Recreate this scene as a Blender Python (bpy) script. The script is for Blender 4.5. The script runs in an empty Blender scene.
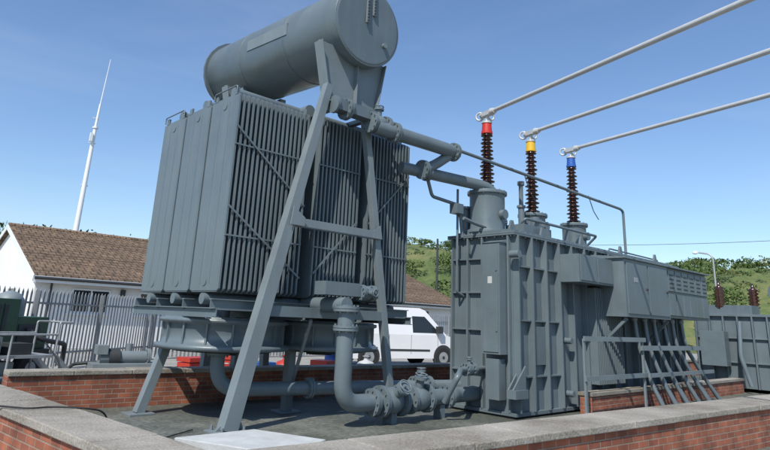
import bpy, math, random
import numpy as np
from mathutils import Vector, Matrix
random.seed(7); rng=np.random.default_rng(7)
scene=bpy.context.scene
rad=math.radians
# ------------------------------------------------------------------ materials
def newmat(name):
    m=bpy.data.materials.new(name); m.use_nodes=True
    nt=m.node_tree; b=nt.nodes['Principled BSDF']
    return m,nt,b
def N(nt,t,**kw):
    n=nt.nodes.new(t)
    for k,v in kw.items():
        if k in n.inputs: n.inputs[k].default_value=v
        else: setattr(n,k,v)
    return n
def simple(name,col,rough=.6,metal=0,var=.15,scale=3,bump=0,bscale=40,dirt=0,coord='Object',spec=.5):
    m,nt,b=newmat(name); L=nt.links
    tc=N(nt,'ShaderNodeTexCoord')
    no=N(nt,'ShaderNodeTexNoise',Scale=scale,Detail=8.0,Roughness=.6); L.new(tc.outputs[coord],no.inputs['Vector'])
    mr=N(nt,'ShaderNodeMapRange'); mr.inputs[1].default_value=.3; mr.inputs[2].default_value=.7
    mr.inputs[3].default_value=1-var; mr.inputs[4].default_value=1+var
    L.new(no.outputs['Fac'],mr.inputs[0])
    mx=N(nt,'ShaderNodeMixRGB',blend_type='MULTIPLY'); mx.inputs[0].default_value=1
    mx.inputs[1].default_value=(*col,1); L.new(mr.outputs[0],mx.inputs[2])
    out=mx.outputs[0]
    if dirt:
        mp=N(nt,'ShaderNodeMapping'); mp.inputs['Scale'].default_value=(9,9,.8); L.new(tc.outputs[coord],mp.inputs[0])
        n2=N(nt,'ShaderNodeTexNoise',Scale=1.0,Detail=6.0); L.new(mp.outputs[0],n2.inputs['Vector'])
        r2=N(nt,'ShaderNodeMapRange'); r2.inputs[1].default_value=.52; r2.inputs[2].default_value=.75; r2.inputs[3].default_value=0; r2.inputs[4].default_value=dirt
        L.new(n2.outputs['Fac'],r2.inputs[0])
        m2=N(nt,'ShaderNodeMixRGB'); L.new(r2.outputs[0],m2.inputs[0]); L.new(out,m2.inputs[1]); m2.inputs[2].default_value=(col[0]*1.4+.02,col[1]*1.35+.015,col[2]*1.3+.01,1)
        out=m2.outputs[0]
        rr=N(nt,'ShaderNodeMapRange'); rr.inputs[1].default_value=.3; rr.inputs[2].default_value=.7; rr.inputs[3].default_value=rough-.1; rr.inputs[4].default_value=rough+.15
        L.new(no.outputs['Fac'],rr.inputs[0]); L.new(rr.outputs[0],b.inputs['Roughness'])
    L.new(out,b.inputs['Base Color'])
    if not dirt: b.inputs['Roughness'].default_value=rough
    b.inputs['Metallic'].default_value=metal
    b.inputs['Specular IOR Level'].default_value=spec
    if bump:
        n3=N(nt,'ShaderNodeTexNoise',Scale=bscale,Detail=5.0); L.new(tc.outputs[coord],n3.inputs['Vector'])
        bp=N(nt,'ShaderNodeBump'); bp.inputs['Strength'].default_value=bump; bp.inputs['Distance'].default_value=.02
        L.new(n3.outputs['Fac'],bp.inputs['Height']); L.new(bp.outputs[0],b.inputs['Normal'])
    return m
PAINT=simple('grey_paint',(.122,.155,.170),.38,0,.12,1.3,.08,25,.25)
PAINT2=simple('grey_paint_light',(.17,.205,.218),.42,0,.12,1.3,.08,25,.2)
DARK=simple('dark_steel',(.035,.04,.042),.6)
STEEL=simple('galvanised_steel',(.36,.38,.39),.5,.4,.15,6)
FENCE=simple('galvanised_fence',(.27,.28,.28),.6,.2,.2,4)
ALU=simple('aluminium',(.55,.55,.53),.5,.3,.08,5)
BROWN=simple('brown_porcelain',(.045,.016,.011),.18,0,.2,5)
RED=simple('red_paint',(.55,.03,.02),.5); YEL=simple('yellow_paint',(.7,.42,.02),.5); BLU=simple('blue_paint',(.02,.10,.40),.5)
WHITE=simple('white_paint',(.78,.79,.8),.25,0,.03,1)
RENDER=simple('white_render',(.74,.74,.72),.85,0,.07,1.2,.25,60)
GLASS=simple('dark_glass',(.02,.028,.032),.06)
RUBBER=simple('rubber',(.02,.02,.02),.8)
SLABM=simple('pale_slab',(.45,.47,.47),.8,0,.14,4,.2,40)
GREEN=simple('green_machine_paint',(.025,.085,.045),.45)
WOOD=simple('timber',(.28,.19,.11),.8)
BLUEP=simple('blue_plastic',(.02,.09,.32),.4)
REDP=simple('red_plastic',(.42,.04,.025),.45)
LABEL=simple('label',(.5,.5,.48),.5)

def ground_mat(name,c1,c2,s1,s2,bump=.4,rough=.9,mid=None,spots=0):
    m,nt,b=newmat(name); L=nt.links
    tc=N(nt,'ShaderNodeTexCoord')
    a=N(nt,'ShaderNodeTexNoise',Scale=s1,Detail=10.0,Roughness=.65); L.new(tc.outputs['Object'],a.inputs['Vector'])
    c=N(nt,'ShaderNodeTexNoise',Scale=s2,Detail=4.0); L.new(tc.outputs['Object'],c.inputs['Vector'])
    ad=N(nt,'ShaderNodeMath',operation='ADD'); L.new(a.outputs['Fac'],ad.inputs[0])
    mu=N(nt,'ShaderNodeMath',operation='MULTIPLY'); mu.inputs[1].default_value=.5; L.new(c.outputs['Fac'],mu.inputs[0]); L.new(mu.outputs[0],ad.inputs[1])
    cr=N(nt,'ShaderNodeValToRGB'); cr.color_ramp.elements[0].position=.58; cr.color_ramp.elements[0].color=(*c1,1)
    cr.color_ramp.elements[1].position=.92; cr.color_ramp.elements[1].color=(*c2,1)
    if mid: x=cr.color_ramp.elements.new(.75); x.color=(*mid,1)
    L.new(ad.outputs[0],cr.inputs[0]); out=cr.outputs[0]
    if spots:
        v=N(nt,'ShaderNodeTexNoise',Scale=55.0,Detail=3.0); L.new(tc.outputs['Object'],v.inputs['Vector'])
        r2=N(nt,'ShaderNodeMapRange'); r2.inputs[1].default_value=.3; r2.inputs[2].default_value=.7; r2.inputs[3].default_value=1-spots; r2.inputs[4].default_value=1+spots
        L.new(v.outputs['Fac'],r2.inputs[0]); mm=N(nt,'ShaderNodeMixRGB',blend_type='MULTIPLY'); mm.inputs[0].default_value=1
        L.new(out,mm.inputs[1]); L.new(r2.outputs[0],mm.inputs[2]); out=mm.outputs[0]
    L.new(out,b.inputs['Base Color']); b.inputs['Roughness'].default_value=rough
    bp=N(nt,'ShaderNodeBump'); bp.inputs['Strength'].default_value=bump; bp.inputs['Distance'].default_value=.02
    L.new(c.outputs['Fac'],bp.inputs['Height']); L.new(bp.outputs[0],b.inputs['Normal'])
    return m
GRASS=ground_mat('grassland',(.04,.06,.02),(.13,.13,.05),.15,6)
YARD=ground_mat('yard_concrete',(.22,.21,.19),(.34,.33,.30),.8,30)
FLOOR=ground_mat('bund_floor',(.05,.056,.048),(.18,.185,.16),.55,14,.35,.6,(.09,.098,.082),.15)
CONC=ground_mat('coping_concrete',(.17,.15,.12),(.36,.335,.29),1.1,40,.45,.92,(.27,.248,.21),.16)
HILLM=ground_mat('hillside_grass',(.06,.095,.028),(.17,.165,.065),.10,1.5,.4,.95,(.095,.13,.04))

def brick_mat(name,c1,c2,mortar,w=.225,h=.075,ms=.009):
    m,nt,b=newmat(name); L=nt.links
    tc=N(nt,'ShaderNodeTexCoord'); br=N(nt,'ShaderNodeTexBrick')
    L.new(tc.outputs['UV'],br.inputs['Vector'])
    br.inputs['Color1'].default_value=(*c1,1); br.inputs['Color2'].default_value=(*c2,1); br.inputs['Mortar'].default_value=(*mortar,1)
    br.inputs['Scale'].default_value=1; br.inputs['Mortar Size'].default_value=ms; br.inputs['Mortar Smooth'].default_value=.3
    br.inputs['Brick Width'].default_value=w; br.inputs['Row Height'].default_value=h; br.inputs['Bias'].default_value=-.1
    no=N(nt,'ShaderNodeTexNoise',Scale=3.0,Detail=8.0); L.new(tc.outputs['UV'],no.inputs['Vector'])
    mr=N(nt,'ShaderNodeMapRange'); mr.inputs[1].default_value=.3; mr.inputs[2].default_value=.7; mr.inputs[3].default_value=.6; mr.inputs[4].default_value=1.35
    L.new(no.outputs['Fac'],mr.inputs[0])
    mx=N(nt,'ShaderNodeMixRGB',blend_type='MULTIPLY'); mx.inputs[0].default_value=1; L.new(br.outputs['Color'],mx.inputs[1]); L.new(mr.outputs[0],mx.inputs[2])
    L.new(mx.outputs[0],b.inputs['Base Color']); b.inputs['Roughness'].default_value=.9
    inv=N(nt,'ShaderNodeMath',operation='SUBTRACT'); inv.inputs[0].default_value=1; L.new(br.outputs['Fac'],inv.inputs[1])
    bp=N(nt,'ShaderNodeBump'); bp.inputs['Strength'].default_value=.6; bp.inputs['Distance'].default_value=.01
    L.new(inv.outputs[0],bp.inputs['Height']); L.new(bp.outputs[0],b.inputs['Normal'])
    return m
BRICK=brick_mat('red_brick',(.32,.105,.055),(.19,.062,.038),(.26,.21,.16),ms=.007)
TILE=brick_mat('roof_tile',(.24,.165,.11),(.17,.118,.08),(.07,.05,.035),.30,.33,.03)

def leaf_mat(name,dark,light,sc=.35,dry=(.14,.12,.04)):
    m,nt,b=newmat(name); L=nt.links
    tc=N(nt,'ShaderNodeTexCoord')
    a=N(nt,'ShaderNodeTexNoise',Scale=sc,Detail=6.0); L.new(tc.outputs['Object'],a.inputs['Vector'])
    cr=N(nt,'ShaderNodeValToRGB'); e=cr.color_ramp.elements
    e[0].position=.35; e[0].color=(*dark,1); e[1].position=.56; e[1].color=(*light,1)
    x=e.new(.68); x.color=(*dry,1)
    L.new(a.outputs['Fac'],cr.inputs[0]); L.new(cr.outputs[0],b.inputs['Base Color']); b.inputs['Roughness'].default_value=.7
    b.inputs['Specular IOR Level'].default_value=.2
    return m
LEAF=leaf_mat('scrub_leaves',(.055,.09,.025),(.11,.16,.05),.2,(.19,.17,.075))
LEAF2=leaf_mat('tree_leaves',(.035,.062,.02),(.08,.115,.04),.5,(.1,.11,.045))

# ------------------------------------------------------------------ mesh builder
def perp(d):
    d=d.normalized(); a=Vector((0,0,1)) if abs(d.z)<.9 else Vector((1,0,0))
    u=d.cross(a).normalized(); return u,u.cross(d).normalized()
class MB:
    def __init__(s,mats): s.v=[];s.f=[];s.m=[];s.s=[];s.mats=mats
    def add(s,vs,fs,m=0,smooth=False):
        o=len(s.v); s.v+= [tuple(v) for v in vs]
        for f in fs: s.f.append([i+o for i in f]); s.m.append(m); s.s.append(smooth)
    def box(s,x0,x1,y0,y1,z0,z1,m=0):
        vs=[(x,y,z) for z in (z0,z1) for y in (y0,y1) for x in (x0,x1)]
        s.add(vs,[(0,2,3,1),(4,5,7,6),(0,1,5,4),(2,6,7,3),(0,4,6,2),(1,3,7,5)],m)
    def beam(s,p0,p1,w,h,m=0,up=None,w1=None,h1=None):
        p0=Vector(p0);p1=Vector(p1);d=(p1-p0).normalized()
        up=Vector(up) if up else (Vector((0,0,1)) if abs(d.z)<.9 else Vector((0,1,0)))
        a=d.cross(up).normalized(); b=a.cross(d).normalized()
        w1=w1 or w;h1=h1 or h
        vs=[]
        for p,ww,hh in((p0,w,h),(p1,w1,h1)):
            for i,j in((-1,-1),(1,-1),(1,1),(-1,1)): vs.append(p+a*(i*ww/2)+b*(j*hh/2))
        s.add(vs,[(0,3,2,1),(4,5,6,7),(0,1,5,4),(1,2,6,5),(2,3,7,6),(3,0,4,7)],m)
    def ibeam(s,p0,p1,w,h,t=.02,m=0,up=None):
        p0=Vector(p0);p1=Vector(p1);d=(p1-p0).normalized()
        upv=Vector(up) if up else (Vector((0,0,1)) if abs(d.z)<.9 else Vector((0,1,0)))
        a=d.cross(upv).normalized(); b=a.cross(d).normalized()
        s.beam(p0+b*(h/2-t/2),p1+b*(h/2-t/2),w,t,m,upv); s.beam(p0-b*(h/2-t/2),p1-b*(h/2-t/2),w,t,m,upv)
        s.beam(p0,p1,t,h-2*t,m,upv)
    def cyl(s,p0,p1,r0,r1=None,n=20,m=0,caps=True,smooth=True):
        r1=r0 if r1 is None else r1
        p0=Vector(p0);p1=Vector(p1);a,b=perp(p1-p0)
        vs=[];
        for p,r in((p0,r0),(p1,r1)):
            for i in range(n):
                t=2*math.pi*i/n; vs.append(p+a*(math.cos(t)*r)+b*(math.sin(t)*r))
        s.add(vs,[(i,(i+1)%n,n+(i+1)%n,n+i) for i in range(n)],m,smooth)
        if caps:
            s.add(vs[:n],[tuple(reversed(range(n)))],m); s.add(vs[n:],[tuple(range(n))],m)
    def path(s,pts,r,n=16,m=0,bend=None,caps=True):
        P=[Vector(p) for p in pts]; bend=bend or r*2.2; Q=[P[0]]
        for i in range(1,len(P)-1):
            a=(P[i-1]-P[i]);c=(P[i+1]-P[i]); k=min(bend,a.length*.48,c.length*.48)
            s0=P[i]+a.normalized()*k; s1=P[i]+c.normalized()*k
            for j in range(8):
                t=j/7; Q.append(s0*(1-t)**2+P[i]*2*t*(1-t)+s1*t*t)
        Q.append(P[-1]); u,_=perp(Q[1]-Q[0]); vs=[]
        for i,q in enumerate(Q):
            d=(Q[min(i+1,len(Q)-1)]-Q[max(i-1,0)]).normalized()
            u=(u-d*u.dot(d)).normalized(); w=d.cross(u)
            for j in range(n):
                t=2*math.pi*j/n; vs.append(q+u*(math.cos(t)*r)+w*(math.sin(t)*r))
        fs=[]
        for i in range(len(Q)-1):
            for j in range(n): fs.append((i*n+j,i*n+(j+1)%n,(i+1)*n+(j+1)%n,(i+1)*n+j))
        s.add(vs,fs,m,True)
        if caps: s.add(vs[:n],[tuple(reversed(range(n)))],m); s.add(vs[-n:],[tuple(range(n))],m)
    def lathe(s,c,prof,n=28,m=0,axis=(0,0,1),smooth=True):
        c=Vector(c);ax=Vector(axis).normalized();a,b=perp(ax);vs=[]
        for r,h in prof:
            for i in range(n):
                t=2*math.pi*i/n; vs.append(c+ax*h+a*(math.cos(t)*r)+b*(math.sin(t)*r))
        fs=[(k*n+i,k*n+(i+1)%n,(k+1)*n+(i+1)%n,(k+1)*n+i) for k in range(len(prof)-1) for i in range(n)]
        s.add(vs,fs,m,smooth)
        s.add(vs[:n],[tuple(reversed(range(n)))],m); s.add(vs[-n:],[tuple(range(n))],m)
    def flange(s,c,axis,r,t=.035,bolts=10,m=0):
        c=Vector(c);ax=Vector(axis).normalized()
        s.cyl(c-ax*(t+.004),c-ax*.004,r,r,24,m); s.cyl(c+ax*.004,c+ax*(t+.004),r,r,24,m)
        a,b=perp(ax)
        for i in range(bolts):
            th=2*math.pi*i/bolts; q=c+(a*math.cos(th)+b*math.sin(th))*(r*.86)
            s.cyl(q-ax*(t+.03),q+ax*(t+.03),.014,.014,6,m,smooth=False)
    def torus(s,c,axis,R,r,n=24,k=8,m=0):
        c=Vector(c);ax=Vector(axis).normalized();a,b=perp(ax);vs=[]
        for i in range(n):
            t=2*math.pi*i/n; d=a*math.cos(t)+b*math.sin(t)
            for j in range(k):
                p=2*math.pi*j/k; vs.append(c+d*(R+r*math.cos(p))+ax*(r*math.sin(p)))
        s.add(vs,[(i*k+j,i*k+(j+1)%k,((i+1)%n)*k+(j+1)%k,((i+1)%n)*k+j) for i in range(n) for j in range(k)],m,True)
    def prism(s,poly,axis,a,b,m=0):
        def mk(p,q):
            if axis==0: return (q,p[0],p[1])
            if axis==1: return (p[0],q,p[1])
            return (p[0],p[1],q)
        n=len(poly); vs=[mk(p,a) for p in poly]+[mk(p,b) for p in poly]
        s.add(vs,[tuple(range(n)),tuple(reversed(range(n,2*n)))]+[(i,n+i,n+(i+1)%n,(i+1)%n) for i in range(n)],m)
    def obj(s,name,parent=None,bevel=0,xf=None,fix=True):
        me=bpy.data.meshes.new(name)
        me.from_pydata(s.v,[],s.f)
        for m in s.mats: me.materials.append(m)
        me.polygons.foreach_set('material_index',s.m); me.polygons.foreach_set('use_smooth',s.s)
        uv=me.uv_layers.new(name='UVMap'); 
        for p in me.polygons:
            n=p.normal; ax=max(range(3),key=lambda i:abs(n[i]))
            for li in p.loop_indices:
                c=me.vertices[me.loops[li].vertex_index].co
                if ax==0: u=(c.y,c.z)
                elif ax==1: u=(c.x,c.z)
                else: u=(c.x,c.y)
                uv.data[li].uv=u
        if xf is not None: me.transform(xf)
        if fix:
            import bmesh
            bm=bmesh.new(); bm.from_mesh(me); bmesh.ops.recalc_face_normals(bm,faces=bm.faces); bm.to_mesh(me); bm.free()
        me.update()
        o=bpy.data.objects.new(name,me); scene.collection.objects.link(o)
        if parent: o.parent=parent
        if bevel:
            bv=o.modifiers.new('bevel','BEVEL'); bv.width=bevel; bv.segments=2; bv.limit_method='ANGLE'; bv.angle_limit=rad(50)
        return o
def empty(name,loc=(0,0,0)):
    e=bpy.data.objects.new(name,None); e.location=(0,0,0); scene.collection.objects.link(e); return e

# ------------------------------------------------------------------ ground
g=MB([GRASS]); g.add([(-1500,-1500,-.03),(1500,-1500,-.03),(1500,1500,-.03),(-1500,1500,-.03)],[(0,1,2,3)]); g.obj('ground',fix=False)
g=MB([YARD]); g.add([(-30,-25,-.01),(55,-25,-.01),(55,45,-.01),(-30,45,-.01)],[(0,1,2,3)]); g.obj('yard_pavement',fix=False)
g=MB([FLOOR]); g.add([(2.0,3.3,.0),(27,2.1,.0),(27,10.0,.0),(1.7,11.2,.0)],[(0,1,2,3)]); g.obj('bund_floor',fix=False)
# ------------------------------------------------------------------ bund walls
W=.6
def bund_wall(name,p0,p1,th,side=1,slab=.9):
    p0=Vector(p0);p1=Vector(p1);d=p1-p0;L=d.length;ang=math.atan2(d.y,d.x)
    b=MB([BRICK,CONC])
    y0,y1=(0,th) if side>0 else (-th,0)
    b.box(0,L,y0+.04,y1-.04,-.05,W-.075,0)
    x=0
    while x<L:
        e=min(x+slab*random.uniform(.9,1.1),L); h=random.uniform(-.005,.005); j=random.uniform(-.006,.006)
        b.box(x+.004,e-.004,y0+j,y1+j,W-.075,W+h,1); x=e
    b.box(0,L,y0+.02,y1-.02,W-.074,W-.012,1)
    M=Matrix.Translation((p0.x,p0.y,0))@Matrix.Rotation(ang,4,'Z')
    return b.obj(name,bevel=.01,xf=M)
bund_wall('brick_bund_wall',(2.52,4.4),(2.02,11.0),.58,1)
bund_wall('brick_bund_wall',(1.93,4.45),(27,2.57),.66,-1)
bund_wall('brick_bund_wall',(2.6,10.98),(27,9.6),.45,1)
s=MB([SLABM]); s.prism([(3.75,7.6),(4.9,7.62),(5.3,6.55),(4.35,6.15)],2,.004,.10); s.obj('concrete_slab',bevel=.01)
b=MB([RUBBER]); b.path([(1.5,7.6,.615),(1.9,7.0,.615),(2.1,7.05,.615),(2.35,6.85,.615),(2.62,6.9,.56),(2.75,7.0,.02),(3.6,7.9,.02),(4.4,8.4,.02)],.009,8,bend=.2)
b.path([(1.5,7.6,.615),(1.3,8.5,.4),(1.2,9,.0),(0.9,12,.0),(2.2,14.3,.0)],.009,8,bend=.2); b.obj('power_cable')

# ------------------------------------------------------------------ POWER TRANSFORMER
TX=empty('power_transformer')
r=MB([PAINT,DARK])
Z0,Z1=1.9,5.08
cols=[(8.33,9.23),(9.29,10.19),(10.25,11.15)]
groups=[(4.5,5.92),(6.18,7.15),(7.38,8.46)]
for gx0,gx1 in groups:
    n=round((gx1-gx0)/.088); pt=(gx1-gx0-.03)/n
    for (y0,y1) in cols:
        for i in range(n+1):
            x=gx0+i*pt
            dz=random.uniform(-.006,.006)
            poly=[(y0+.03,Z0+.07),(y0+.06,Z0),(y1-.05,Z0),(y1-.03,Z0+.07),(y1-.03,Z1-.07+dz),(y1-.06,Z1+dz),(y0+.06,Z1+dz),(y0+.03,Z1-.07+dz)]
            r.prism(poly,0,x+.009,x+.021,0)
            for ya in (y0-.004,y1+.004-.035):
                r.prism([(ya,Z0+.05),(ya+.035,Z0+.02),(ya+.035,Z1-.02+dz),(ya,Z1-.05+dz)],0,x,x+.032,0)
            if i==0:
                r.prism([(y0+.032,Z0+.02),(y1-.032,Z0+.02),(y1-.032,Z1-.03),(y0+.032,Z1-.03)],0,x-.002,x+.0085,0)
                for q in (.33,.66):
                    yy=y0+(y1-y0)*q; r.prism([(yy-.006,Z0+.12),(yy+.006,Z0+.12),(yy+.006,Z1-.12),(yy-.006,Z1-.12)],0,x-.005,x-.002,0)
        for zz in (Z0+.16,Z1-.16):
            r.cyl((gx0-.012,(y0+y1)/2,zz),(gx1+.05,(y0+y1)/2,zz),.07,n=12)
    for zz in (2.75,4.2):
        r.box(gx0,gx1,8.31,8.324,zz-.012,zz+.012,0)
r.obj('radiator_panels',TX)
r=MB([PAINT,DARK])
for gx0,gx1 in groups[:1]:
    r.beam((gx0,8.3,4.5),(gx1,8.3,3.4),.03,.012,up=(0,1,0)); r.beam((gx0,8.29,3.2),(gx1,8.29,2.2),.03,.012,up=(0,1,0))
r.beam((6.2,8.3,2.3),(7.12,8.3,3.3),.03,.012,up=(0,1,0)); r.beam((7.4,8.3,3.3),(8.44,8.3,4.4),.03,.012,up=(0,1,0))
for y in (8.75,9.75,10.7):
    r.cyl((4.6,y,5.2),(8.5,y,5.2),.085,n=16)
    r.cyl((4.47,y,1.8),(8.5,y,1.8),.085,n=16)
    for gx0,gx1 in groups:
        r.cyl((gx0+.3,y,5.0),(gx0+.3,y,5.2),.06,n=10)
r.cyl((8.3,8.5,5.2),(8.3,11,5.2),.11)
r.cyl((6.03,8.5,5.2),(6.03,11,5.2),.11)
for y0,y1 in cols:
    for y in (y0+.12,y1-.12):
        r.box(4.5,4.53,y-.05,y+.05,5.06,5.17); r.box(5.88,5.91,y-.05,y+.05,5.06,5.17)
r.path([(4.48,8.4,5.08),(4.48,8.4,5.2),(4.48,9.15,5.2),(4.48,9.15,5.08)],.012,8,bend=.05)
r.path([(4.48,10.3,5.08),(4.48,10.3,5.2),(4.48,11.1,5.2),(4.48,11.1,5.08)],.012,8,bend=.05)
for y in (8.36,9.26,10.22,11.12):
    r.ibeam((4.42,y,1.72),(8.55,y,1.72),.1,.16,.014)
for x in (4.45,6.05,7.27,8.5):
    r.ibeam((x,8.2,1.6),(x,11.2,1.6),.1,.14,.014)
r.obj('radiator_headers_and_frame',TX)
# legs
r=MB([PAINT2,PAINT])
r.beam((4.74,8.06,0.02),(6.06,8.06,5.6),.20,.24,up=(1,0,0),w1=.14,h1=.14)
r.box(4.5,5.0,7.84,8.28,.0,.03)
for dx in (-.17,.17):
    for dy in (-.15,.15): r.cyl((4.75+dx,8.06+dy,.03),(4.75+dx,8.06+dy,.09),.02,n=6,smooth=False)
r.prism([(4.55,.03),(5.0,.03),(4.86,.3)],1,8.05,8.07)
r.beam((7.98,8.1,0.02),(6.98,8.1,5.35),.12,.13,up=(1,0,0))
r.box(7.78,8.18,7.9,8.3,.0,.03)
r.beam((5.5,8.0,3.07),(7.44,8.0,3.07),.03,.13,0); r.beam((5.5,8.04,3.0),(7.44,8.04,3.0),.1,.014,0)
r.prism([(5.42,3.0),(5.7,3.0),(5.7,3.14),(5.46,3.3)],1,7.93,7.95); r.prism([(7.25,3.0),(7.47,3.0),(7.42,3.25),(7.25,3.14)],1,7.975,7.983)
r.beam((5.15,8.1,1.66),(7.75,8.1,1.66),.1,.16,1)
for p0,p1 in (((4.32,10.1,.02),(4.78,10.1,1.55)),((6.55,9.25,.02),(6.55,9.25,1.55)),((8.6,10.1,.02),(8.2,10.1,1.55)),((6.5,11.0,.02),(6.5,11.0,1.55))):
    r.beam(p0,p1,.14,.16,up=(0,1,0)); r.box(p0[0]-.2,p0[0]+.2,p0[1]-.18,p0[1]+.18,0,.03)
r.beam((6.1,11.5,.0),(6.3,11.5,6.5),.15,.15,up=(0,1,0)); r.beam((7.5,11.5,.0),(7.3,11.5,6.5),.15,.15,up=(0,1,0))
r.beam((6.55,9.2,.3),(6.1,8.12,1.55),.05,.05)
for y in (8.12,11.5):
    r.prism([(5.82,6.42),(6.02,5.45),(6.2,5.32),(7.1,5.32),(7.2,5.45),(7.4,6.42)],1,y-.02,y+.02)
    r.box(6.0,7.4,y-.13,y+.13,5.29,5.32)
    for x0,x1 in ((5.82,6.08),(7.4,7.2)):
        r.beam((x0,y,6.40),(x1,y,5.33),.24,.02,up=(1,0,0))
    r.beam((6.7,y,6.2),(6.7,y,5.33),.22,.02,up=(1,0,0))
r.beam((6.3,8.12,5.26),(6.3,11.6,5.26),.12,.08); r.beam((7.15,8.12,5.26),(7.15,11.6,5.26),.12,.08)
r.obj('support_frame',TX,bevel=.006)
# conservator
c=MB([PAINT,PAINT2,DARK])
A=Vector((6.72,7.82,6.95)); B=Vector((6.72,12.9,7.22)); ax=(B-A).normalized(); Lc=(B-A).length; R=.80
c.lathe(A,[(R-.06,-.012),(R-.02,-.004),(R,.03),(R,.5),(R,Lc-.03),(R-.03,Lc)],64,0,ax)
c.torus(A+ax*.012,ax,R-.015,.018,64,8)
c.flange(B-ax*.18,ax,R+.07,.03,40)
for t in (1.7,3.4): c.torus(A+ax*t,ax,R,.008,64,6)
up=Vector((0,0,1)); side=Vector((1,0,0))
for dx,z0,z1 in ((-.06,.02,.78),(.1,.22,.78)):
    p=A-ax*.05+side*dx
    c.beam(p+up*z0,p+up*z1,.07,.035,1,up=(0,1,0)); 
    zz=z0+.04
    while zz<z1-.03:
        c.cyl(p+up*zz-ax*.03,p+up*zz+ax*.02,.022,n=8,m=2); zz+=.065
c.lathe(A+side*.42+up*-.28,[(.05,-.05),(.05,0)],16,1,ax)
c.cyl((6.76,9,7.7),(6.76,9,7.9),.12); c.cyl((6.76,11.5,7.8),(6.76,11.5,8.1),.08)
c.path([(6.3,11.6,6.6),(6.3,11.6,6.0),(6.0,11.6,5.6),(6.0,11.6,4.9)],.05)
c.path([(7.1,9.0,6.3),(7.1,9.0,5.75),(7.4,8.4,5.5),(7.6,7.9,5.2)],.05)
p=A+ax*2.3; 
c.prism([(p.y-.75,p.z+.16),(p.y+.75,p.z+.24),(p.y+.75,p.z+.0),(p.y-.75,p.z-.1)],0,p.x-R-.012,p.x-R+.05,1)
c.obj('conservator_tank',TX)
f=MB([PAINT,DARK,PAINT2])
for cx,cy in ((5.35,9.5),(7.35,9.45)):
    f.lathe((cx,cy,0),[(.96,1.02),(1.08,1.03),(1.1,1.06),(1.1,1.1),(1.0,1.12),(.97,1.22),(.97,1.42),(1.06,1.45),(1.06,1.5),(1.0,1.51),(1.0,1.53)],48,0)
    f.lathe((cx,cy,0),[(.25,.93),(.25,1.02)],24,1)
    for i in range(16):
        t=2*math.pi*i/16
        f.beam((cx+.97*math.cos(t),cy+.97*math.sin(t),1.12),(cx+.97*math.cos(t),cy+.97*math.sin(t),1.44),.03,.08,0,up=(math.cos(t),math.sin(t),0))
    for q in (.4,.6,.8): f.torus((cx,cy,1.0),(0,0,1),q,.008,40,6,1)
f.obj('cooling_fans',TX)
# pipework
p=MB([PAINT,DARK,STEEL])
def valve(c,axis,r,wheel=(0,0,1)):
    c=Vector(c); axv=Vector(axis).normalized(); wv=Vector(wheel)
    p.lathe(c-axv*r*1.3,[(r*1.05,0),(r*1.3,r*.5),(r*1.45,r*1.3),(r*1.3,r*2.1),(r*1.05,r*2.6)],20,0,axv)
    p.flange(c-axv*r*1.5,axv,r*1.65,.03); p.flange(c+axv*r*1.5,axv,r*1.65,.03)
    p.cyl(c,c+wv*r*2.3,r*.5,n=12); p.cyl(c+wv*r*2.3,c+wv*r*2.6,r*.8,n=16); p.cyl(c+wv*r*2.4,c+wv*r*3.0,.02,n=8); p.torus(c+wv*r*2.9,wv,r*.7,.012,20,6)
p.path([(6.32,7.5,1.8),(6.32,7.5,.34),(8.9,7.5,.34),(9.1,7.6,.34),(9.8,7.6,.34)],.135,24,bend=.34)
p.flange((6.32,7.5,1.45),(0,0,1),.2); p.flange((6.32,7.5,1.74),(0,0,1),.21)
p.path([(6.32,7.5,1.8),(6.32,8.6,1.8)],.12,20)
valve((7.35,7.5,.34),(1,0,0),.15,(0,-.8,.6))
valve((8.0,7.5,.34),(1,0,0),.14,(0,-.2,.98))
p.flange((6.95,7.5,.34),(1,0,0),.21); p.flange((8.75,7.5,.34),(1,0,0),.2)
p.box(7.3,7.42,7.4,7.6,0,.22); p.box(8.5,8.62,7.42,7.58,0,.22)
p.path([(5.0,9.0,1.7),(5.0,9.0,.45),(10.2,8.0,.42)],.11,20,bend=.4)
p.flange((5.0,9.0,1.0),(0,0,1),.17); p.flange((6.6,8.7,.445),(1,-.19,0),.17)
valve((8.9,8.26,.43),(1,-.19,0),.11)
p.path([(8.35,7.2,.3),(8.35,6.9,.75),(8.9,7.3,.8),(9.7,7.4,.8)],.05,12)
valve((9.2,7.35,.8),(1,.1,0),.07)
p.box(6.0,6.75,7.66,7.95,1.95,2.16); valve((6.9,7.7,2.02),(1,0,0),.08,(0,-1,0))
p.box(6.15,7.1,7.82,8.05,5.12,5.32); p.cyl((6.1,7.93,5.22),(6.15,7.93,5.22),.16)
p.flange((6.4,7.93,5.2),(1,0,0),.2); valve((7.12,7.85,5.08),(1,0,0),.12,(0,0,1)); 
p.path([(7.0,7.8,5.0),(8.75,7.6,4.93),(9.0,7.6,4.92)],.135,24)
p.flange((7.45,7.75,4.98),(1,-.1,0),.2); p.flange((8.98,7.6,4.92),(1,0,0),.19)
p.path([(9.0,7.6,4.92),(8.6,7.75,4.6),(8.3,7.8,4.45)],.1,20,bend=.25)
p.flange((8.3,7.8,4.45),(1,0,.1),.19)
p.path([(7.9,8.0,4.45),(10.35,7.55,4.4),(10.45,7.55,3.3)],.115,24,bend=.45)
p.flange((8.5,7.87,4.44),(1,-.18,0),.17); p.flange((10.45,7.55,3.7),(0,0,1),.17)
p.path([(8.9,7.6,5.0),(15.6,7.3,4.75),(15.75,7.3,4.7),(15.75,7.3,3.2)],.035,12,bend=.1)
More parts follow.
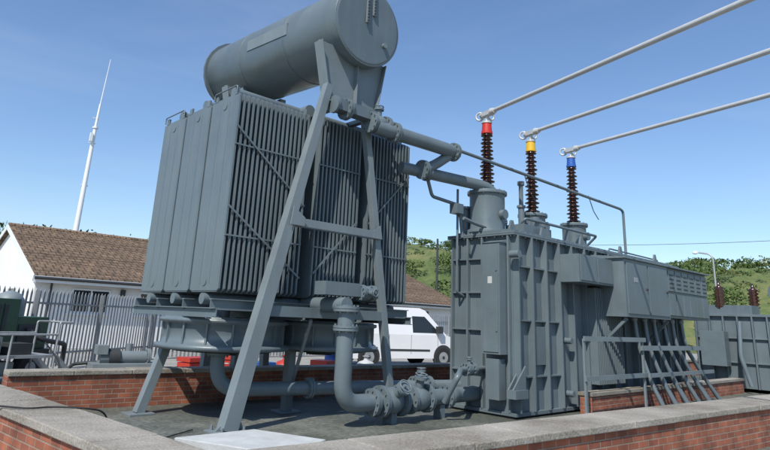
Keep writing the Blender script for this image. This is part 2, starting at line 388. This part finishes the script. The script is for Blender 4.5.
for x in (11.3,14.2): 
    p.path([(x,7.47,4.9),(x+.1,7.4,4.5),(x+.25,7.35,4.3)],.012,6,m=1)
p.path([(8.55,7.9,4.35),(8.7,7.9,4.0),(9.55,7.9,3.95),(9.65,7.9,3.3)],.035,10); p.path([(9.55,7.95,4.3),(9.55,7.95,2.2),(9.8,7.9,2.1)],.025,10)
p.box(9.3,9.5,7.75,7.95,3.75,3.95); p.path([(9.2,7.5,3.6),(9.5,7.5,3.55),(9.95,7.5,3.5)],.035,10)
p.obj('oil_pipework',TX)
# main tank
t=MB([PAINT,PAINT2,DARK,LABEL])
X0,X1,Y0,Y1=9.75,17.4,6.76,8.22
t.box(X0,X1,Y0,Y1,.1,3.28)
t.box(X0-.1,X1+.12,Y0-.12,Y1+.08,3.28,3.31); t.box(X0-.1,X1+.12,Y0-.12,Y1+.08,3.315,3.35)
t.box(X0+.05,X1-.05,Y0+.05,Y1-.05,3.35,3.42)
t.box(X0-.08,X1+.1,Y0-.1,Y1+.06,.04,.1); t.box(X0-.02,X1,Y0-.02,Y1,0,.04,2)
for i in range(40):
    x=X0-.05+i*.19
    if x<X1: t.cyl((x,Y0-.09,3.25),(x,Y0-.09,3.38),.016,n=6,smooth=False)
for i in range(8):
    y=Y0-.03+i*.19; t.cyl((X0-.07,y,3.25),(X0-.07,y,3.38),.016,n=6,smooth=False)
for y in (6.80,7.42,7.78,8.18): t.box(X0-.09,X0,y-.02,y+.02,.1,3.28)
for z in (.75,1.5,2.2,2.85): t.box(X0-.07,X0,7.44,8.16,z-.015,z+.015)
t.box(X0-.30,X0-.002,6.84,7.24,1.08,3.12); t.box(X0-.315,X0-.30,6.87,7.21,1.12,3.08,0)
t.prism([(X0-.32,3.12),(X0-.02,3.2),(X0-.02,3.12)],1,6.82,7.26)
t.box(X0-.26,X0-.05,6.9,7.2,.3,1.0)
t.box(X0-.32,X0-.315,7.0,7.1,2.35,2.48,3)
for z in (1.5,2.6): t.cyl((X0-.33,6.9,z),(X0-.315,6.9,z),.02,n=8)
for i,x in enumerate((9.78,10.25,10.75,11.25,11.75,12.3,12.8,13.4,14,14.6,15.2,15.8,16.4,17.0,17.38)):
    t.box(x-.018,x+.018,Y0-.14,Y0,.1,3.28)
for z in (.7,1.7,2.7): t.box(9.8,11.25,Y0-.09,Y0,z-.015,z+.015)
t.box(10.28,10.72,Y0-.07,Y0,.9,1.6)
for z in (.2,1.2): t.cyl((11.5,Y0-.2,z+.15),(11.5,Y0,z+.15),.06)
t.box(9.5,9.9,6.55,6.75,.35,.5); t.prism([(9.5,.5),(9.9,.5),(9.9,.9)],1,6.6,6.63); t.prism([(9.5,.5),(9.9,.5),(9.9,.9)],1,6.7,6.73)
t.cyl((9.62,6.5,2.9),(9.62,6.7,2.9),.07); 
for i in range(16): t.box(12.32+i*.075,12.35+i*.075,Y0-.32,Y0-.14,.5,2.45)
t.obj('main_tank',TX,bevel=.006)
t=MB([PAINT,PAINT2,DARK,STEEL])
for x,y,rr,zt in ((10.2,7.68,.37,4.33),(11.98,7.72,.29,4.12),(13.85,7.72,.29,4.15)):
    t.lathe((x,y,0),[(rr+.07,3.42),(rr+.07,3.48),(rr,3.481),(rr,zt-.09),(rr+.05,zt-.085),(rr+.05,zt-.02),(rr-.05,zt-.015),(rr-.1,zt)],36)
    for k in range(14):
        a=2*math.pi*k/14; t.cyl((x+math.cos(a)*(rr+.025),y+math.sin(a)*(rr+.025),zt-.11),(x+math.cos(a)*(rr+.025),y+math.sin(a)*(rr+.025),zt+.0),.012,n=6)
    t.cyl((x,y-rr,3.8),(x,y-rr-.1,3.8),.1); 
t.box(10.45,11.5,6.95,7.4,3.42,3.62); t.cyl((11.1,7.1,3.6),(11.1,7.1,3.85),.1); t.cyl((12.9,7.2,3.42),(12.9,7.2,3.7),.13)
for x in (9.9,11.0,12.6,14.5,16.5): 
    t.prism([(x-.1,3.42),(x+.1,3.42),(x+.04,3.6),(x-.04,3.6)],1,6.84,6.88)
t.path([(10.6,7.2,3.6),(10.6,7.0,3.75),(13.6,7.0,3.75),(13.6,7.3,3.5)],.03,10)
t.path([(14.2,7.0,3.4),(14.2,7.0,3.52),(17.0,7.0,3.5),(17.0,7.0,3.4)],.02,10)
t.cyl((11.35,7.6,3.42),(11.35,7.6,4.15),.07); t.lathe((11.35,7.6,4.15),[(.1,0),(.1,.05),(.05,.06),(.05,.5),(.08,.52),(.08,.6)],16); 
t.cyl((9.98,8.1,3.42),(9.98,8.1,3.95),.1); t.cyl((9.98,8.1,3.95),(9.98,8.1,4.0),.15)
t.box(11.25,12.7,6.2,6.74,2.5,3.06); t.box(11.3,11.95,6.18,6.2,2.54,3.02); t.box(12.0,12.65,6.18,6.2,2.54,3.02)
t.box(12.7,14.95,5.95,6.72,1.88,3.1); t.prism([(5.9,3.1),(6.76,3.1),(6.76,3.2),(5.9,3.13)],0,12.65,17.6)
t.box(14.95,17.55,6.0,6.72,1.93,3.1)
t.box(12.78,13.8,5.93,5.95,1.95,3.03); t.box(13.86,14.88,5.93,5.95,1.95,3.03)
for i in range(6):
    x=15.02+i*.42; t.box(x,x+.37,5.96,6.0,2.55,3.04); t.box(x,x+.37,5.96,6.0,1.99,2.49)
    for k in range(4): t.box(x+.06,x+.31,5.952,5.96,2.62+k*.1,2.65+k*.1,2)
for x in (13.72,14.8): t.cyl((x,5.9,2.5),(x,5.93,2.5),.025,n=8,m=2)
t.box(13.1,13.3,5.924,5.93,2.62,2.72,3)
t.beam((12.8,6.0,1.85),(12.8,6.7,1.2),.06,.06); t.beam((14.9,6.0,1.85),(14.9,6.7,1.2),.06,.06); 
t.obj('lid_fittings_and_control_cabinets',TX,bevel=.006)
t=MB([PAINT2,PAINT,STEEL])
for i in range(12):
    x=13.6+i*.26+random.uniform(-.03,.03); y=6.12+.12*(i%2)
    t.path([(x,y+.1,1.95),(x,y+.05,1.3),(x+.1+.05*i,y-.15,.5),(x+.2+.07*i,y-.35,.0)],.045,10,m=1,bend=.4)
    t.cyl((x,y+.1,1.82),(x,y+.1,1.9),.07,n=12)
t.beam((13.4,6.0,1.25),(16.9,6.0,1.25),.04,.1,0)
t.beam((13.45,5.9,.7),(17.2,5.9,.7),.04,.08,0)
t.beam((10.95,6.0,1.42),(13.6,6.0,1.42),.03,.09,0); t.beam((10.95,6.0,.7),(13.6,6.0,.7),.03,.09,0)
for x in (11.0,13.5): t.beam((x,6.03,.0),(x,6.03,1.42),.06,.04,0)
t.obj('cable_conduits',TX)
phase=((10.2,7.68,4.33,RED,'bushing_red'),(11.98,7.72,4.12,YEL,'bushing_yellow'),(13.85,7.72,4.15,BLU,'bushing_blue'))
CD=Vector((-.342,-.94,-.05)).normalized()
for x,y,z0,mt,nm in phase:
    b=MB([BROWN,mt,ALU])
    zt=5.62; prof=[(.15,0)]; n=15; h=(zt-z0)/n
    for i in range(n):
        k=1-.28*i/n; z=i*h
        prof+=[(.095*k,z+.01),(.095*k,z+h*.35),(.172*k if i%2==0 else .15*k,z+h*.45),(.175*k if i%2==0 else .15*k,z+h*.55),(.1*k,z+h*.85)]
    prof+=[(.09,n*h)]
    b.lathe((x,y,z0),prof,32,0)
    b.cyl((x,y,zt),(x,y,zt+.05),.125,n=24,m=1); b.cyl((x,y,zt+.05),(x,y,zt+.24),.115,.10,n=24,m=1)
    b.cyl((x,y,zt+.24),(x,y,zt+.28),.115,n=24,m=2)
    b.cyl((x,y,zt+.28),(x,y,zt+.42),.035,n=12,m=2)
    q=Vector((x,y,zt+.47)); b.beam(q-CD*.12,q+CD*.2,.13,.1,2); 
    b.torus(q-CD*.28,Vector((1,.3,0)),.09,.022,20,8,2); b.torus(q+Vector((.16,0,-.03)),CD,.07,.02,20,8,2)
    b.cyl(q-CD*.2,q-CD*.1,.07,n=16,m=2); b.cyl(q+CD*.2,q+CD*.32,.085,.06,n=16,m=2)
    b.obj(nm,TX)
for x,y,z0,mt,nm in phase:
    b=MB([ALU,STEEL,BROWN]); q=Vector((x,y,6.1)); e=q+CD*15
    b.cyl(q+CD*.1,e,.045,n=20)
    u=q+CD*14.6
    b.lathe((u.x,u.y,u.z-1.5),[(.13,0),(.1,.1)]+[(.16 if i%2 else .09,.1+i*.1) for i in range(12)]+[(.1,1.35),(.1,1.46)],20,2)
    b.beam((u.x,u.y,0),(u.x,u.y,u.z-1.5),.2,.2,1)
    b.obj('busbar_conductor')

b=MB([BRICK,CONC]); b.box(11.6,20.5,6.25,6.5,0,.34,0); b.box(11.58,20.52,6.22,6.53,.34,.4,1); b.obj('brick_plinth_wall')
# ------------------------------------------------------------------ second transformer
T2=empty('small_transformer')
t=MB([PAINT,PAINT2,DARK]); 
t.box(20.9,24.5,5.4,7.6,.1,2.15); t.box(20.8,24.6,5.3,7.7,2.15,2.22)
for i in range(6): t.box(20.78,20.9,5.5+i*.4,5.54+i*.4,.1,2.15)
for i in range(9): t.box(21.0+i*.4,21.04+i*.4,5.28,5.4,.1,2.15)
for z in (.8,1.5): t.box(20.83,20.9,5.4,7.6,z,z+.04)
t.cyl((22.3,5.5,2.95),(24.2,5.5,2.95),.3,n=32); t.box(22.5,22.6,5.4,5.6,2.2,2.7); t.box(23.8,23.9,5.4,5.6,2.2,2.7)
t.box(20.4,20.78,6.6,7.3,.7,1.7); t.path([(20.6,6.2,2.0),(20.4,6.2,1.0),(20.4,6.0,.2)],.06)
t.path([(21.2,5.1,0),(21.2,5.1,1.1),(23.8,5.1,1.1),(23.8,5.1,0)],.03)
t.box(21.2,22,6,7.3,2.22,2.5)
t.obj('tank',T2,bevel=.006)
t=MB([BROWN,STEEL])
for x,y in ((21.3,6.9),(22.6,6.3)):
    t.lathe((x,y,2.4),[(.12,0)]+[((.17 if i%2 else .1),.03+i*.055) for i in range(12)]+[(.05,.7),(.03,.85)],20,0)
t.obj('bushings',T2)

# ------------------------------------------------------------------ house
H=empty('white_bungalow')
hx0,hx1,hy0,hy1=6.55,31.8,26.4,37.6; ym=(hy0+hy1)/2; ez=2.75; rz=4.95
h=MB([RENDER]); 
h.box(hx0,hx1,hy0,hy1,0,ez)
h.prism([(hy0,ez),(hy1,ez),(ym,rz-.05)],0,hx0,hx0+.25); h.prism([(hy0,ez),(hy1,ez),(ym,rz-.05)],0,hx1-.25,hx1)
h.obj('walls',H)
h=MB([TILE,WHITE,DARK])
sl=(rz-ez)/(ym-hy0); ov=.45
for sgn,ye in ((-1,hy0-ov),(1,hy1+ov)):
    ze=ez-sl*ov
    v=[(hx0-.2,ye,ze+.03),(hx1+.2,ye,ze+.03),(hx1+.2,ym,rz+.03),(hx0-.2,ym,rz+.03)]
    h.add(v+[(a,b_,c_+.12) for a,b_,c_ in v],[(0,1,2,3),(4,7,6,5),(0,4,5,1),(1,5,6,2),(2,6,7,3),(3,7,4,0)],0)
    h.box(hx0-.2,hx1+.2,ye-.03,ye,ze-.14,ze+.1,1) if sgn<0 else h.box(hx0-.2,hx1+.2,ye,ye+.03,ze-.14,ze+.1,1)
    nC=34
    for k in range(nC):
        f0=k/nC; y=ye+(ym-ye)*f0; z=ze+.15+(rz-ze)*f0
        y2=ye+(ym-ye)*(k+.25)/nC; z2=ze+.15+(rz-ze)*(k+.25)/nC
        h.add([(hx0-.2,y,z+.002),(hx1+.2,y,z+.002),(hx1+.2,y,z+.024),(hx0-.2,y,z+.024),(hx0-.2,y2,z2+.004),(hx1+.2,y2,z2+.004)],[(0,1,2,3),(3,2,5,4)],0)
h.cyl((hx0-.2,hy0-ov-.09,ez-sl*ov+.02),(hx1+.2,hy0-ov-.09,ez-sl*ov+.02),.06,n=10,m=2)
h.cyl((hx0-.2,ym,rz+.13),(hx1+.2,ym,rz+.13),.12,n=10)
for sgn,ye in ((-1,hy0-ov),(1,hy1+ov)):
    h.beam((hx0-.22,ye,ez-sl*ov+.02),(hx0-.22,ym,rz+.05),.03,.2,1)
h.obj('roof',H)
h=MB([WHITE,GLASS,DARK])
def win(x,w,z0,z1):
    h.box(x,x+w,hy0-.03,hy0-.005,z0,z1,0)
    k=2 if w<1.6 else 3
    for i in range(k): h.box(x+.07+i*(w-.07)/k,x+(i+1)*(w-.07)/k,hy0-.04,hy0-.032,z0+.07,z1-.07,1)
    h.box(x-.08,x+w+.08,hy0-.12,hy0-.005,z0-.08,z0,0)
for x in (7.9,10.6,13.6,17,20,23.5,27.5): win(x,1.5,1.35,2.3)
h.box(12.4,13.3,hy0-.035,hy0-.005,.02,2.15,0); h.box(12.5,13.2,hy0-.045,hy0-.036,1.2,2.0,1)
h.box(hx0-.03,hx0-.005,29,30.4,1.2,2.3,0); h.box(hx0-.04,hx0-.031,29.08,30.32,1.28,2.22,1)
h.cyl((7.1,hy0-.1,0),(7.1,hy0-.1,2.6),.04,n=8,m=2); h.box(9.8,9.95,hy0-.2,hy0-.005,2.1,2.35,2)
h.obj('windows_and_door',H)

# ------------------------------------------------------------------ mast, lamp
m=MB([WHITE,STEEL]); bx,by=12.45,43.2
m.cyl((bx,by,-.03),(bx+.1,by,13.6),.22,.12,24); m.cyl((bx+.1,by,13.6),(bx+.1,by,13.7),.19,n=20)
m.cyl((bx+.1,by,13.7),(bx+.15,by,15.4),.09,.07,16); m.cyl((bx+.15,by,15.4),(bx+.3,by,18.9),.04,.02,10)
m.box(bx-.2,bx-.02,by-.25,by-.1,12.6,13.2)
for z in (9.5,12.5,14.3): m.box(bx-.18,bx+.3,by-.03,by+.03,z,z+.06)
m.obj('communications_mast')
m=MB([STEEL,WHITE]); m.path([(40,13.1,-.03),(40,13.1,6.3),(40.0,13.9,6.45)],.05,10,bend=.4); m.lathe((40,14.1,6.4),[(.05,-.05),(.16,0),(.12,.12),(.04,.15)],14,1); m.obj('street_lamp')

# ------------------------------------------------------------------ palisade fence
def fence(pts,h=2.0):
    b=MB([FENCE])
    for (x0,y0),(x1,y1) in zip(pts[:-1],pts[1:]):
        d=Vector((x1-x0,y1-y0,0));L=d.length;d.normalize();nrm=Vector((-d.y,d.x,0))
        k=int(L/.155)
        for i in range(k):
            p=Vector((x0,y0,0))+d*(i*.155+random.uniform(-.006,.006))+nrm*.03
            w=.034
            vs=[p-d*w+Vector((0,0,.05)),p+d*w+Vector((0,0,.05)),p+d*w+Vector((0,0,h-.1)),p+Vector((0,0,h+random.uniform(-.012,.012))),p-d*w+Vector((0,0,h-.1))]
            vs+= [v-nrm*.012 for v in vs]
            b.add(vs,[(0,1,2,3,4),(9,8,7,6,5),(0,5,6,1),(1,6,7,2),(2,7,8,3),(3,8,9,4),(4,9,5,0)])
        for z in (.4,h-.35): b.beam(Vector((x0,y0,z)),Vector((x1,y1,z)),.05,.05)
        for i in range(int(L/2.75)+1):
            p=Vector((x0,y0,0))+d*(i*2.75)-nrm*.08; b.beam(p,p+Vector((0,0,h-.05)),.1,.055)
    b.obj('palisade_fence')
fence([(-4,10.5),(0,14),(9,21),(34,22.2)])

# ------------------------------------------------------------------ van
V=empty('white_van')
VM=Matrix.Translation((14.2,17.5,0))@Matrix.Rotation(rad(-14),4,'Z')
v=MB([WHITE,DARK,GLASS,RUBBER,STEEL])
low=[(0.02,.38),(0,.9),(.03,1.12),(4.25,1.12),(4.85,1.0),(5.02,.86),(5.1,.6),(5.08,.32),(.05,.28)]
v.prism(low,1,-.97,.97,0)
def taper(poly,wb,wt,zb,zt,m,off=0):
    n=len(poly); W_=lambda z: wb+(wt-wb)*(z-zb)/(zt-zb)
    a=[(x,-W_(z)-off,z) for x,z in poly]; b_=[(x,W_(z)+off,z) for x,z in poly]
    v.add(a+b_,[tuple(range(n)),tuple(reversed(range(n,2*n)))]+[(i,n+i,n+(i+1)%n,(i+1)%n) for i in range(n)],m)
taper([(.03,1.12),(.08,1.95),(.2,2.06),(3.1,2.08),(3.35,2.0),(4.25,1.12)],.97,.80,1.12,2.08,0)
taper([(2.75,1.2),(2.75,1.78),(3.3,1.78),(3.95,1.2)],.97,.80,1.12,2.08,2,.006)
v.add([(3.42,-.76,1.93),(3.42,.76,1.93),(4.22,.9,1.16),(4.22,-.9,1.16)],[(0,1,2,3)],2)
v.v[-4:]=[(a+.012,b_,c_+.012) for a,b_,c_ in v.v[-4:]]
for sy in (-1,1):
    for wx in (.95,4.1):
        v.cyl((wx,sy*.9,.36),(wx,sy*.978,.36),.43,n=32,m=1)
        v.cyl((wx,sy*.76,.34),(wx,sy*.995,.34),.34,n=32,m=3); v.cyl((wx,sy*.99,.34),(wx,sy*1.0,.34),.2,n=24,m=4)
        v.cyl((wx,sy*.99,.34),(wx,sy*1.006,.34),.06,n=12,m=1)
    v.box(1.5,3.5,sy*.972-.008,sy*.972+.008,.55,.62,1); v.box(4.78,5.02,sy*.85-.1,sy*.85+.1,.8,.95,4)
    v.box(3.75,3.95,sy*1.07-.1,sy*1.07+.1,1.2,1.45,1); v.box(.0,.06,sy*.85-.08,sy*.85+.08,.9,1.6,1)
    for dx in (1.75,2.68,3.85): v.box(dx-.006,dx+.006,sy*.9715-.002,sy*.9715+.002,.45,1.12,1)
v.box(5.0,5.14,-.9,.9,.3,.5,1); v.box(5.03,5.09,-.5,.5,.62,.8,1); v.box(-.06,.05,-.9,.9,.3,.48,1)
v.obj('body',V,bevel=.02,xf=VM)

# ------------------------------------------------------------------ green machine, trolley & clutter
G=empty('green_oil_processing_trailer')
b=MB([GREEN,DARK,PAINT2,RUBBER,STEEL]); M=Matrix.Translation((2.95,15.0,0))@Matrix.Rotation(rad(35),4,'Z')
b.box(-1.9,1.0,-.8,.8,.55,.7,1); b.box(-1.8,.0,-.75,.75,.7,1.7); b.box(.05,.95,-.7,.7,.7,1.35); b.box(.1,.7,-.72,-.7,.8,1.2,1)
for i in range(8): b.box(-1.6+i*.17,-1.5+i*.17,-.77,-.75,.85,1.6,1)
b.lathe((.5,0,1.35),[(.3,0),(.3,.2),(.28,.35),(.2,.46),(.06,.52)],24,2)
b.cyl((-.9,0,1.7),(-.9,0,1.95),.09,m=1); b.box(-.4,-.2,-.3,.3,1.7,1.85,0)
for z in (.85,1.05,1.2): b.path([(.95,-.5,z),(1.1,-.5,z),(1.1,.5,z),(.95,.5,z)],.03,m=0)
for x in (-1.2,.4):
    for y in (-.8,.8): b.cyl((x,y-.1,.32),(x,y+.1,.32),.32,n=24,m=3); b.cyl((x,y-.11,.32),(x,y+.11,.32),.15,n=16,m=4)
b.path([(.3,-.75,1.1),(.5,-1.0,.9),(1.2,-1.0,.8),(1.3,-.9,.05)],.05,m=1); b.path([(1.0,.2,.9),(1.4,.2,.7),(1.6,-.3,.05)],.05,m=1)
b.obj('body',G,bevel=.01,xf=M)
TR=empty('test_equipment_trolley')
b=MB([STEEL,DARK,PAINT2,RUBBER]); M=Matrix.Translation((3.35,13.7,0))@Matrix.Rotation(rad(15),4,'Z')
b.box(-1.3,.5,-.4,.4,.62,.67); b.box(-1.25,.45,-.36,.36,.28,.31)
for x in (-1.28,-.4,.48):
    for y in (-.4,.4): b.cyl((x,y,.12),(x,y,1.05 if x<.4 else 1.2),.022,n=8)
for y in (-.4,.4): b.path([(-1.28,y,1.05),(.48,y,1.05)],.02,8); b.path([(.48,y,1.2),(.48,y,1.28),(.75,y,1.28)],.02,8,bend=.06)
b.cyl((.75,-.4,1.28),(.75,.4,1.28),.02,n=8)
for x in (-1.2,.4):
    for y in (-.4,.4): b.cyl((x,y-.03,.11),(x,y+.03,.11),.11,n=16,m=3)
b.box(-1.1,-.5,-.28,.28,.67,1.0,2); b.box(-1.05,-.55,-.29,-.28,.74,.94,1); b.box(-.35,.1,-.25,.25,.67,.88,1); b.box(-.9,-.2,-.25,.25,.31,.55,2)
for k in range(4): b.cyl((-.98+k*.13,-.30,.84),(-.98+k*.13,-.29,.84),.03,n=10)
b.path([(.3,-.3,.9),(.5,-.5,.6),(.6,-.7,.05),(1.2,-.9,.03),(2.2,-.6,.03)],.015,m=1)
b.beam((.5,-.4,.62),(1.15,-.4,.04),.03,.12); b.beam((.5,.4,.62),(1.15,.4,.04),.03,.12)
b.obj('frame_and_instruments',TR,xf=M)
b=MB([PAINT2,DARK,STEEL]); M=Matrix.Translation((6.3,16.0,0))@Matrix.Rotation(rad(-8),4,'Z')
b.box(-.8,.8,-.4,.4,.06,.3); b.cyl((-.6,0,.42),(.5,0,.42),.16,n=20); b.box(-.9,.9,-.45,.45,0,.06,1); b.flange((.55,0,.42),(1,0,0),.22); b.cyl((.1,.1,.5),(.1,.1,.75),.08); b.path([(-.6,.2,.3),(-1.1,.3,.25),(-1.4,-.1,.05),(-.9,-.7,.04)],.04,m=1)
b.cyl((-.4,0,.42),(-.15,0,.42),.22,n=16,m=1); b.box(-.7,-.45,-.2,.2,.5,.72)
b.obj('pump_skid',bevel=.005,xf=M)
def clutter(name,x,y,rot,mat,kind):
    b=MB([mat,DARK,STEEL,WOOD]); M=Matrix.Translation((x,y,0))@Matrix.Rotation(rad(rot),4,'Z')
    if kind=='chest':
        b.box(-.45,.45,-.25,.25,.04,.4); b.box(-.47,.47,-.27,.27,.42,.52); b.box(-.4,.4,-.2,.2,.0,.04,1); b.path([(-.2,-.27,.3),(-.2,-.33,.33),(.2,-.33,.33),(.2,-.27,.3)],.015,m=2)
        b.box(-.3,.3,-.255,-.25,.12,.24,1)
    if kind=='drum':
        b.lathe((0,0,0),[(.27,0),(.29,.01),(.285,.28),(.3,.3),(.285,.32),(.285,.56),(.3,.58),(.285,.6),(.29,.86),(.27,.87)],28)
    if kind=='pallet':
        for i in range(7): b.box(-.6,.6,-.5+i*.155,-.4+i*.155,.12,.145,3)
        for i in range(3): b.box(-.6+i*.55,-.5+i*.55,-.5,.53,.0,.12,3)
        b.box(-.4,.1,-.3,.3,.147,.42,0); b.box(.15,.5,-.2,.3,.147,.33,1)
    if kind=='bag':
        b.lathe((0,0,0),[(.25,0),(.34,.06),(.33,.2),(.22,.33),(.08,.38),(.06,.45),(.12,.5)],18)
    return b.obj(name,bevel=.008 if kind!='drum' else 0,xf=M)
clutter('red_tool_chest',7.6,14.6,10,REDP,'chest'); clutter('red_tool_chest',8.7,15.2,-50,REDP,'chest')
clutter('timber_pallet',9.3,14.2,5,BLUEP,'pallet'); clutter('timber_pallet',11.5,14.4,15,REDP,'pallet')
clutter('blue_oil_drum',12.4,15.2,0,BLUEP,'drum'); clutter('rubble_bag',10.6,15.2,0,REDP,'bag'); clutter('rubble_bag',13.2,14.6,0,SLABM,'bag')
b=MB([DARK]); 
a0=Vector((45,40,9.3)); a1=Vector((60,5,9.6)); 
pts=[a0.lerp(a1,i/20)-Vector((0,0,.6*math.sin(math.pi*i/20))) for i in range(21)]
for i in range(20): b.cyl(pts[i],pts[i+1],.02,n=6,caps=False)
b.cyl((45,40,-.5),(45,40,9.6),.14,.1,12); b.cyl((60,5,-.5),(60,5,9.9),.14,.1,12)
b.obj('overhead_cable')

# ------------------------------------------------------------------ hills and foliage
def hh(az,t):
    amp=11.3+1.0*math.sin(az*9+1)+.6*math.sin(az*23)+2.2*math.exp(-((az-rad(43))/rad(5))**2)
    if az>rad(52): amp*=max(.25,1-(az-rad(52))*2)
    return amp*(3*t*t-2*t**3)
hv=[];hf=[];NA,NT=220,16
for i in range(NA+1):
    az=rad(-40+170*i/NA)
    for j in range(NT+1):
        t=j/NT; rr=62+50*t+ (120*(t-.8)*5 if t>.8 else 0)
        z=hh(az,min(1,t/.8))+ .35*math.sin(az*60+j)*t+random.uniform(-.25,.25)*min(1,j)
        hv.append((rr*math.cos(az),rr*math.sin(az),z-.2 if j else -.5))
for i in range(NA):
    for j in range(NT):
        a=i*(NT+1)+j; hf.append((a,a+NT+1,a+NT+2,a+1))
b=MB([HILLM]); b.add(hv,hf,0,True); b.obj('hillside')
def foliage(name,clumps,mat,size,dens):
    V_=[]
    for (cx,cy,cz,rx,rz_) in clumps:
        n=int(dens*rx*rx)+20
        d=rng.normal(size=(n,3)); d/=np.linalg.norm(d,axis=1)[:,None]
        rr=rng.uniform(.55,1.05,n)**.6*(1+.25*np.sin(d[:,0]*5+cx)*np.cos(d[:,1]*6+cy))
        P_=d*rr[:,None]*np.array([rx,rx,rz_])+np.array([cx,cy,cz])
        P_=P_[P_[:,2]>cz-rz_*.5]
        n=len(P_)
        a=rng.normal(size=(n,3)); a/=np.linalg.norm(a,axis=1)[:,None]
        c_=rng.normal(size=(n,3)); bb=np.cross(a,c_); bb/=np.linalg.norm(bb,axis=1)[:,None]
        s_=(size*rng.uniform(.5,1.3,n))[:,None]
        V_.append(np.stack([P_-a*s_,P_-bb*s_*.5,P_+a*s_,P_+bb*s_*.5],1).reshape(-1,3))
    V_=np.concatenate(V_); nq=len(V_)//4
    me=bpy.data.meshes.new(name); me.vertices.add(len(V_)); me.vertices.foreach_set('co',V_.ravel())
    me.loops.add(nq*4); me.loops.foreach_set('vertex_index',np.arange(nq*4))
    me.polygons.add(nq); me.polygons.foreach_set('loop_start',np.arange(nq)*4); me.polygons.foreach_set('loop_total',np.full(nq,4))
    me.materials.append(mat); me.update(calc_edges=True)
    o=bpy.data.objects.new(name,me); scene.collection.objects.link(o); print(name,nq); return o
cl=[]
for i in range(420):
    az=rad(random.uniform(3,50)); t=random.random()**.8; rr=64+40*t
    z=hh(az,min(1,t/.8)); k=random.uniform(.5,1.5)*(1.3 if random.random()<.2 else 1)
    cl.append((rr*math.cos(az),rr*math.sin(az),z+k*.02,k,k*random.uniform(.35,.6)))
foliage('hillside_scrub',cl,LEAF,.2,85)
cl=[]
for i in range(60):
    az=rad(random.uniform(66,84)); rr=random.uniform(50,60); k=random.uniform(1.0,2.0)
    lim=6.5 if az>rad(78) else (6.25 if 72<math.degrees(az)<77 else 5.9)
    top=1.6+rr*math.tan(rad(random.uniform(5.2,lim)))
    cl.append((rr*math.cos(az),rr*math.sin(az),top-k*.8,k,k*.8)); cl.append((rr*math.cos(az),rr*math.sin(az),top-k*2,k*1.3,k*1.1))
foliage('distant_trees',cl,LEAF2,.2,90)

# ------------------------------------------------------------------ light, sky
SUN_AZ,SUN_EL=205,50
w=bpy.data.worlds.new('World'); scene.world=w; w.use_nodes=True; nt=w.node_tree; L=nt.links
bg=nt.nodes['Background']; bg.inputs[1].default_value=.14
sky=nt.nodes.new('ShaderNodeTexSky'); sky.sky_type='NISHITA'; sky.sun_disc=False
sky.sun_elevation=rad(SUN_EL); sky.sun_rotation=rad((90-SUN_AZ)%360); sky.air_density=1.15; sky.dust_density=.3; sky.ozone_density=3.0
tc=nt.nodes.new('ShaderNodeTexCoord'); mp=nt.nodes.new('ShaderNodeMapping'); mp.inputs['Scale'].default_value=(1.2,1.2,5); mp.inputs['Rotation'].default_value=(.2,.1,.5)
no=nt.nodes.new('ShaderNodeTexNoise'); no.inputs['Scale'].default_value=1.6; no.inputs['Detail'].default_value=7; no.inputs['Roughness'].default_value=.55; no.inputs['Distortion'].default_value=.6
L.new(tc.outputs['Generated'],mp.inputs[0]); L.new(mp.outputs[0],no.inputs['Vector'])
mr=nt.nodes.new('ShaderNodeMapRange'); mr.inputs[1].default_value=.45; mr.inputs[2].default_value=.85; mr.inputs[3].default_value=0; mr.inputs[4].default_value=.22
L.new(no.outputs['Fac'],mr.inputs[0])
tint=nt.nodes.new('ShaderNodeMixRGB'); tint.blend_type='MULTIPLY'; tint.inputs[0].default_value=1; tint.inputs[2].default_value=(.95,1.03,1.14,1)
L.new(sky.outputs[0],tint.inputs[1])
mx=nt.nodes.new('ShaderNodeMixRGB'); mx.inputs[2].default_value=(5.0,5.6,6.4,1)
L.new(mr.outputs[0],mx.inputs[0]); L.new(tint.outputs[0],mx.inputs[1]); L.new(mx.outputs[0],bg.inputs[0])
sd=bpy.data.lights.new('sun','SUN'); sd.energy=5.0; sd.angle=rad(.5); sd.color=(1,.95,.87)
so=bpy.data.objects.new('sun',sd); scene.collection.objects.link(so)
a,e=rad(SUN_AZ),rad(SUN_EL); dirv=Vector((math.cos(a)*math.cos(e),math.sin(a)*math.cos(e),math.sin(e)))
so.rotation_euler=dirv.to_track_quat('Z','Y').to_euler()
# ------------------------------------------------------------------ camera
a,p_,r_=map(rad,(47,15.8,2.5))
F=Vector((math.cos(a)*math.cos(p_),math.sin(a)*math.cos(p_),math.sin(p_)))
R0=Vector((math.sin(a),-math.cos(a),0)); U0=R0.cross(F)
Rv=R0*math.cos(r_)+U0*math.sin(r_); Uv=-R0*math.sin(r_)+U0*math.cos(r_)
cd=bpy.data.cameras.new('camera'); co=bpy.data.objects.new('camera',cd); scene.collection.objects.link(co)
Mx=Matrix((Rv,Uv,-F)).transposed().to_4x4(); Mx.translation=Vector((0,0,1.6)); co.matrix_world=Mx
cd.sensor_width=36; cd.lens=600/770*36; cd.shift_y=-75/770; cd.clip_end=5000; cd.clip_start=.05
scene.camera=co
scene.view_settings.view_transform='Standard'; scene.view_settings.look='None'; scene.view_settings.exposure=0
